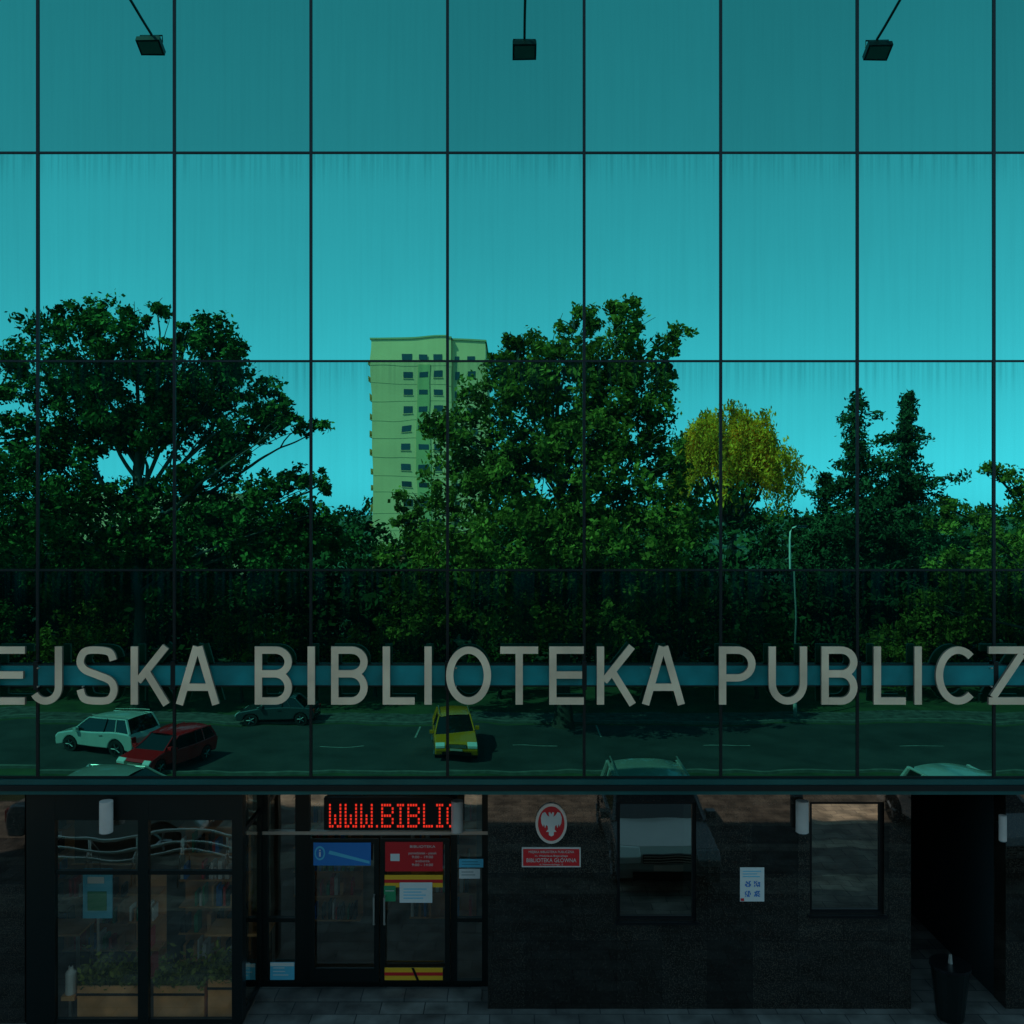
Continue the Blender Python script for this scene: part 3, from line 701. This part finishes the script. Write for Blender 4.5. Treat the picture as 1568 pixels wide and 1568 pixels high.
wd = empty('woodland_background'); cl = []; rd = []
for u in range(-350, 1950, 34):
    for L0, vt in ((66, 845), (72, 810), (60, 900)):
        L = L0 + random.uniform(-3, 3); s = L / F
        vtt = vt + random.uniform(-22, 22) - (38 if 1060 < u < 1240 and L0 == 72 else 0)
        zt = Z(vtt, L); n = 22
        zz = -4 + (zt + 4) * rng.uniform(.05, 1, n) ** .7
        cl.append(np.stack([X(u, L) + rng.normal(0, 1.3, n), D - L + rng.normal(0, 1.4, n), zz], 1)); rd.append(rng.uniform(.5, 1.15, n))
P, tn = clump_leaves(np.concatenate(cl), np.concatenate(rd), 26)
leaves_object('foliage', P, tn, .28, M_far, wd, .4)
b = MB()
for u in range(-340, 1900, 60):
    L = 66 + random.uniform(-4, 4); b.tube([(X(u, L), D - L, -4), (X(u, L) + .2, D - L, 3)], [.2, .08], M_bark, 6, False)
b.obj('trunks', wd)
wd2 = empty('skyline_woodland'); xs = np.arange(-330, 330, 2.2); n = len(xs)
cl = np.stack([np.repeat(xs, 3) + rng.normal(0, 1, n * 3), -250 + rng.normal(0, 4, n * 3), np.tile([0.0, 4.0, 7.2], n) + np.repeat(1.3 * np.sin(xs * .13) + 1.1 * np.sin(xs * .41), 3) + rng.normal(0, .8, n * 3)], 1)
P, tn = clump_leaves(cl, rng.uniform(1.8, 3.2, n * 3), 34); leaves_object('foliage', P, tn, .8, M_far, wd2, .4)

# ------------------------------------------------------------------ apartment tower
tw = empty('apartment_tower'); LT = 136.0; ty = D - LT
tx = lambda u: X(u, LT); tz = lambda v: Z(v, LT)
b = MB()
b.box(tx(568), tx(690), ty - 14, ty, tz(838), tz(519), M_tower)
b.box(tx(690) + .004, tx(745), ty - 14, ty - .6, tz(838), tz(521), M_tower)
b.box(tx(569), tx(744), ty - 13.9, ty - .1, -4.2, tz(838) - .004, M_brick)
b.box(tx(566), tx(691), ty - 14.2, ty + .15, tz(519) + .003, tz(516.5), M_seam)
b.box(tx(691) + .01, tx(747), ty - 14.2, ty - .45, tz(521) + .003, tz(518.5), M_seam)
b.obj('walls', tw)
b = MB()
b.box(tx(637), tx(657), ty + .004, ty + .12, tz(838), tz(560), M_tower2)
for i in range(11):
    v = 547 + 28.2 * i
    b.box(tx(568.5), tx(689.5), ty + .002, ty + .03, tz(v + 15.2), tz(v + 14.6), M_seam)
b.obj('panel_joints', tw)
b = MB()
for i in range(11):
    v = 547 + 28.2 * i
    for ua, ub in ((615, 629), (663, 675)):
        b.box(tx(ua), tx(ub), ty + .01, ty + .06, tz(v + 5), tz(v - 5), M_twin)
        b.box(tx(ua) - .1, tx(ub) + .1, ty + .01, ty + .12, tz(v + 6), tz(v + 5.3), M_tower)
    b.box(tx(640), tx(654), ty + .125, ty + .16, tz(v + 4), tz(v - 4), M_twin)
    for ua, ub in ((696, 703), (716, 728)):
        b.box(tx(ua), tx(ub), ty - .59, ty - .55, tz(v + 6), tz(v - 5), M_twin)
b.obj('windows', tw)
b = MB()
for i in range(11):
    v = 547 + 28.2 * i
    for yy in (ty - 3.4, ty - 9):
        b.box(tx(564), tx(568) - .003, yy, yy + 3, tz(v + 13), tz(v + 12), M_seam); b.box(tx(564), tx(564.6), yy, yy + 3, tz(v + 11.9), tz(v + 3), M_tower2)
b.obj('balconies', tw)
lowb = empty('low_apartment_block'); b = MB()
b.box(-75, -46, -150, -138, -4.2, 10, M_tower)
for i in range(4):
    for j in range(9): b.box(-74 + j * 2.9, -72.6 + j * 2.9, -137.99, -137.9, -2.5 + i * 3, -1.2 + i * 3, M_twin)
b.obj('block_walls', lowb)

# ------------------------------------------------------------------ street lamp
def street_lamp(u, L, vt):
    bx, by = X(u, L), D - L; bz = hz(by) + .06; e = empty('street_lamp', (bx, by, bz)); H = Z(vt, L) - bz; b = MB()
    b.tube([(0, 0, 0), (0, 0, 1.2)], .10, M_pole, 10); b.tube([(0, 0, 1.2), (0, 0, H - .8), (.05, 0, H - .35), (.2, 0, H - .1), (.45, 0, H)], [.06, .05, .04, .035, .03], M_pole, 8)
    b.obj('pole', e, smooth=True)
    b = MB(); b.box(.4, .95, -.1, .1, H - .05, H + .04, M_black); b.box(.45, .9, -.08, .08, H - .08, H - .053, M_lens); b.obj('luminaire', e, bevel=.03)
street_lamp(1212, 46.3, 803)

# ------------------------------------------------------------------ cars
def car(name, x, y, rot, paint, kind='hatch', rough=.25):
    P = principled('paint_' + name, paint, rough, 0.25, var=.04, vscale=2); P.node_tree.nodes['Principled BSDF'].inputs['Coat Weight'].default_value = .7
    e = empty(name, (x, y, hz(y) + .006)); e.rotation_euler = (0, 0, rot)
    suv = kind in ('suv', 'van'); hl = 2.2 if suv else 2.0; W = .91 if suv else .86; belt = 1.02 if suv else .92; roof = 1.68 if kind == 'suv' else (1.9 if kind == 'van' else 1.46); wr = .36 if suv else .31; wb = 1.33 if suv else 1.25
    ar = wr + .06
    def wa(cx): return [(cx - ar * math.cos(t), wr * .95 + ar * math.sin(t) * 1.0) for t in np.linspace(0.02, math.pi - .02, 9)]
    lo = .24
    prof = [(-hl + .05, lo + .05)] + [p for p in wa(-wb)] + wa(wb) + [(hl - .05, lo + .05), (hl, .5), (hl - .02, belt - .30), (hl - .18, belt - .16), (hl * .62, belt - .05), (hl * .48, belt), (-hl + .12, belt + .02), (-hl + .02, belt - .15), (-hl, .55)]
    b = MB(); b.poly(prof, -W, W, P); b.obj('body', e, smooth=False, bevel=.055)
    xf, xr = hl * .50, -hl + (.14 if kind != 'sedan' else .55); tf, tr = xf - (.75 if not kind == 'van' else .5), xr + (.28 if kind != 'sedan' else .5); tw_ = W - .20
    wbel = W - .05
    b = MB()
    vs = [(xf, -wbel, belt - .01), (xf, wbel, belt - .01), (xr, wbel, belt + .01), (xr, -wbel, belt + .01), (tf, -tw_, roof - .09), (tf, tw_, roof - .09), (tr, tw_, roof - .09), (tr, -tw_, roof - .09)]
    b.add(vs, [(4, 5, 6, 7), (0, 1, 5, 4), (1, 2, 6, 5), (2, 3, 7, 6), (3, 0, 4, 7)], M_carglass); b.obj('windows', e)
    b = MB(); n = 10; vs = []; fs_ = []
    for i in range(n + 1):
        s_ = -1 + 2 * i / n
        for j in range(n + 1):
            t_ = -1 + 2 * j / n
            vs.append(((tf + tr) / 2 + (tf - tr) / 2 * 1.04 * s_ * (1 - .04 * abs(t_) ** 3), (tw_ + .03) * t_ * (1 - .06 * abs(s_) ** 3), roof - .05 * abs(s_) ** 2.2 - .06 * abs(t_) ** 2.6))
    for i in range(n):
        for j in range(n): fs_.append((i * (n + 1) + j, (i + 1) * (n + 1) + j, (i + 1) * (n + 1) + j + 1, i * (n + 1) + j + 1))
    b.add(vs, fs_, P); b.obj('roof', e, smooth=True)
    b = MB(); mx = (tf + tr) / 2
    for sg in (-1, 1):
        b.tube([(xf, sg * wbel, belt), (tf, sg * tw_, roof - .09)], .035, P, 6); b.tube([(xr, sg * wbel, belt), (tr, sg * tw_, roof - .10)], .06, P, 6)
        b.tube([(tf, sg * tw_, roof - .09), (tr, sg * tw_, roof - .10)], .035, P, 6)
        b.tube([(mx + .1, sg * (wbel + .005), belt), (mx + .05, sg * (tw_ + .01), roof - .08)], .035, M_black, 6)
        b.tube([(xr + .75, sg * (wbel + .005), belt), (tr + .55, sg * (tw_ + .01), roof - .08)], .04, P, 6)
        if suv: b.tube([(tf - .1, sg * (tw_ - .03), roof + .03), (tr + .1, sg * (tw_ - .03), roof + .03)], .02, M_steel, 6)
        b.box(xf - .32, xf - .14, sg * (W + .09) - .09, sg * (W + .09) + .09, belt - .0, belt + .14, P)
        b.box(mx + .1, mx + .3, sg * (W + .012) - .012, sg * (W + .012) + .012, belt - .16, belt - .13, M_black)
    b.obj('pillars_and_mirrors', e, bevel=.02)
    b = MB()
    for sx_ in (-wb, wb):
        for sg in (-1, 1):
            b.tube([(sx_, sg * (W - .20), wr), (sx_, sg * (W - .01), wr)], wr, M_tyre, 24); b.tube([(sx_, sg * (W - .02), wr), (sx_, sg * (W + .002), wr)], wr * .64, M_black, 16)
            for q in range(5):
                an = q * 2 * math.pi / 5; b.tube([(sx_, sg * (W + .006), wr), (sx_ + math.cos(an) * wr * .6, sg * (W + .006), wr + math.sin(an) * wr * .6)], .028, M_alloy, 4)
    b.obj('wheels', e)
    b = MB()
    for sg in (-1, 1):
        b.poly([(hl - .30, belt - .33), (hl + .006, belt - .42), (hl + .006, belt - .30), (hl - .14, belt - .17), (hl - .30, belt - .17)], sg * (W - .22) - .20 * 1, sg * (W - .22) + .19, M_head)
        b.box(-hl - .008, -hl + .12, sg * (W - .14) - .12, sg * (W - .14) + .12, belt - .34, belt - .08, M_tail)
    b.obj('lights', e, bevel=.02)
    b = MB()
    b.box(hl - .05, hl + .012, -.45, .45, belt - .42, belt - .26, M_black); b.box(hl - .05, hl + .014, -.62, .62, .30, .44, M_black)
    b.box(hl + .013, hl + .022, -.26, .26, .47, .57, M_white); b.box(-hl - .015, -hl, -.26, .26, .62, .72, M_white); b.box(-hl - .012, -hl + .1, -.7, .7, .27, .40, M_black)
    for i in range(3): b.box(hl + .012, hl + .02, -.44, .44, belt - .40 + i * .05, belt - .385 + i * .05, M_silver)
    b.obj('bumpers_and_grille', e)
    return e
LC = 40.5; yc = D - LC
car('white_suv', X(168, LC), yc, math.pi + .35, (.78, .78, .74), 'suv')
car('red_car', X(262, LC - 2), yc + 2.4, math.pi / 2 + .35, (.95, .012, .018))
car('grey_car', X(425, 46), D - 46, math.pi, (.06, .08, .09), 'sedan')
car('yellow_car', X(693, 40.5), D - 40.5, math.pi / 2 - .12, (1.0, .34, .01), 'suv')
car('silver_suv', 2.75, -5.1, math.pi / 2, (.50, .48, .45), 'suv')
car('silver_car', -8.1, -6.6, .06, (.50, .48, .46), 'sedan')
car('white_car', 9.3, -5.7, math.pi / 2 - .1, (.65, .62, .6), 'hatch')

# ------------------------------------------------------------------ bicycle rack, planters, litter bin
rk = empty('bicycle_rack', (-6.9, -4.5, .004)); b = MB()
for zz, off in ((.84, 0), (.66, .14), (.46, .05)):
    b.tube([(-1.9 + i * .32, off + .2 * math.sin(i * .55), zz + .04 * math.sin(i * .9)) for i in range(13)], .03, M_chrome, 8)
for i in range(5):
    x = -1.7 + i * .85; b.tube([(x, .1, 0), (x, .1, .82)], .022, M_chrome, 8)
    b.tube([(x, -.25, 0), (x, -.25, .5), (x, 0, .72), (x, .25, .5), (x, .25, 0)], .016, M_steel, 6)
b.obj('rails', rk, smooth=True)
def planter(name, x0, x1, ya, yb, h, mat, z0=.02, spike=.35, n=900, pm=None):
    e = empty(name); b = MB(); w = .03
    b.box(x0, x1, ya, ya + w, z0, h, mat); b.box(x0, x1, yb - w, yb, z0, h, mat); b.box(x0, x0 + w, ya + w, yb - w, z0, h, mat); b.box(x1 - w, x1, ya + w, yb - w, z0, h, mat)
    b.box(x0 + w, x1 - w, ya + w, yb - w, z0, h - .05, M_bark); b.box(x0 - .01, x1 + .01, ya - .01, ya - .001, h - .12, h - .09, M_black); b.obj('box', e)
    P = np.stack([rng.uniform(x0, x1, n), rng.uniform(ya, yb, n), h - .04 + np.abs(rng.normal(0, spike * .45, n))], 1)
    leaves_object('plants', P, rng.uniform(.6, 2.6, n), .045, pm or M_leaf2, e)
planter('window_planter', sx(112), sx(208), .15, .42, .46, M_pot)
planter('window_planter', sx(230), sx(308), .15, .42, .46, M_pot)
planter('window_planter', sx(314), sx(352), .15, .42, .54, M_pot)
e = empty('display_stand'); b = MB(); b.box(sx(104), sx(150), .45, .48, sz(1428), sz(1350), M_cyan); b.tube([(sx(127), .47, .02), (sx(127), .47, sz(1428))], .02, M_steel); b.box(sx(112), sx(142), .435, .445, sz(1415), sz(1385), M_greenp); b.box(sx(112), sx(138), .435, .445, sz(1372), sz(1362), M_paper); b.obj('board', e)
e = empty('soap_dispenser_bottle', (sx(97), .24, sz(1533) + .0)); b = MB(); b.tube([(0, 0, 0), (0, 0, .28), (0, 0, .33), (0, 0, .36)], [.07, .07, .03, .03], M_paper, 16); b.tube([(0, 0, .36), (0, 0, .41), (.06, 0, .41)], .012, M_black, 6); b.box(-.09, .09, -.09, .09, -.06, -.002, M_wood); b.box(-.02, .02, -.02, .02, .02 - (sz(1533)), -.06, M_steel); b.obj('bottle', e)
e = empty('litter_bin', (GX(1455, .2), .2, .004)); b = MB()
b.tube([(0, 0, .02), (0, 0, .1), (0, 0, .68), (0, 0, .70)], [.17, .18, .24, .25], M_frame, 20); b.tube([(0, 0, .70), (0, 0, .74)], [.26, .26], M_black, 20); b.tube([(0, 0, .74), (0, 0, .86)], [.03, .02], M_steel, 8); b.obj('bin_body', e)

# ------------------------------------------------------------------ light
el = math.radians(50); az = math.radians(-56)
sd = Vector((math.sin(az) * math.cos(el), math.cos(az) * math.cos(el), math.sin(el)))
su = bpy.data.lights.new('sun', 'SUN'); su.energy = 5.0; su.angle = math.radians(.5); su.color = (1, .88, .70)
so = bpy.data.objects.new('sun', su); COL.objects.link(so); so.rotation_euler = (-sd).to_track_quat('-Z', 'Y').to_euler(); so.location = (0, 0, 60)
w = bpy.data.worlds.new('World'); scene.world = w; w.use_nodes = True; nt = w.node_tree
bg = nt.nodes['Background']; sk = nt.nodes.new('ShaderNodeTexSky'); sk.sky_type = 'NISHITA'; sk.sun_disc = False
sk.sun_elevation = el; sk.sun_rotation = az; sk.air_density = 1.0; sk.dust_density = .3; sk.ozone_density = 2.0
bw = nt.nodes.new('ShaderNodeRGBToBW'); nt.links.new(sk.outputs[0], bw.inputs[0])
pw = nt.nodes.new('ShaderNodeMath'); pw.operation = 'POWER'; pw.inputs[1].default_value = .78; nt.links.new(bw.outputs[0], pw.inputs[0])
ml = nt.nodes.new('ShaderNodeMath'); ml.operation = 'MULTIPLY'; ml.inputs[1].default_value = 1.20; nt.links.new(pw.outputs[0], ml.inputs[0])
hue = nt.nodes.new('ShaderNodeVectorMath'); hue.operation = 'SCALE'; hue.inputs[0].default_value = (.58, 1.36, 1.88); nt.links.new(ml.outputs[0], hue.inputs['Scale'])
nt.links.new(hue.outputs[0], bg.inputs[0])
bg.inputs[1].default_value = .145

scene.view_settings.view_transform = 'Standard'; scene.view_settings.look = 'None'; scene.view_settings.exposure = 0
cam = bpy.data.cameras.new('camera'); cam.sensor_width = 36; cam.lens = 36 * F / 1568; cam.clip_end = 5000; cam.clip_start = .05
co = bpy.data.objects.new('camera', cam); COL.objects.link(co); co.location = (0, -D, EYE); co.rotation_euler = (math.pi / 2, 0, 0)
scene.camera = co
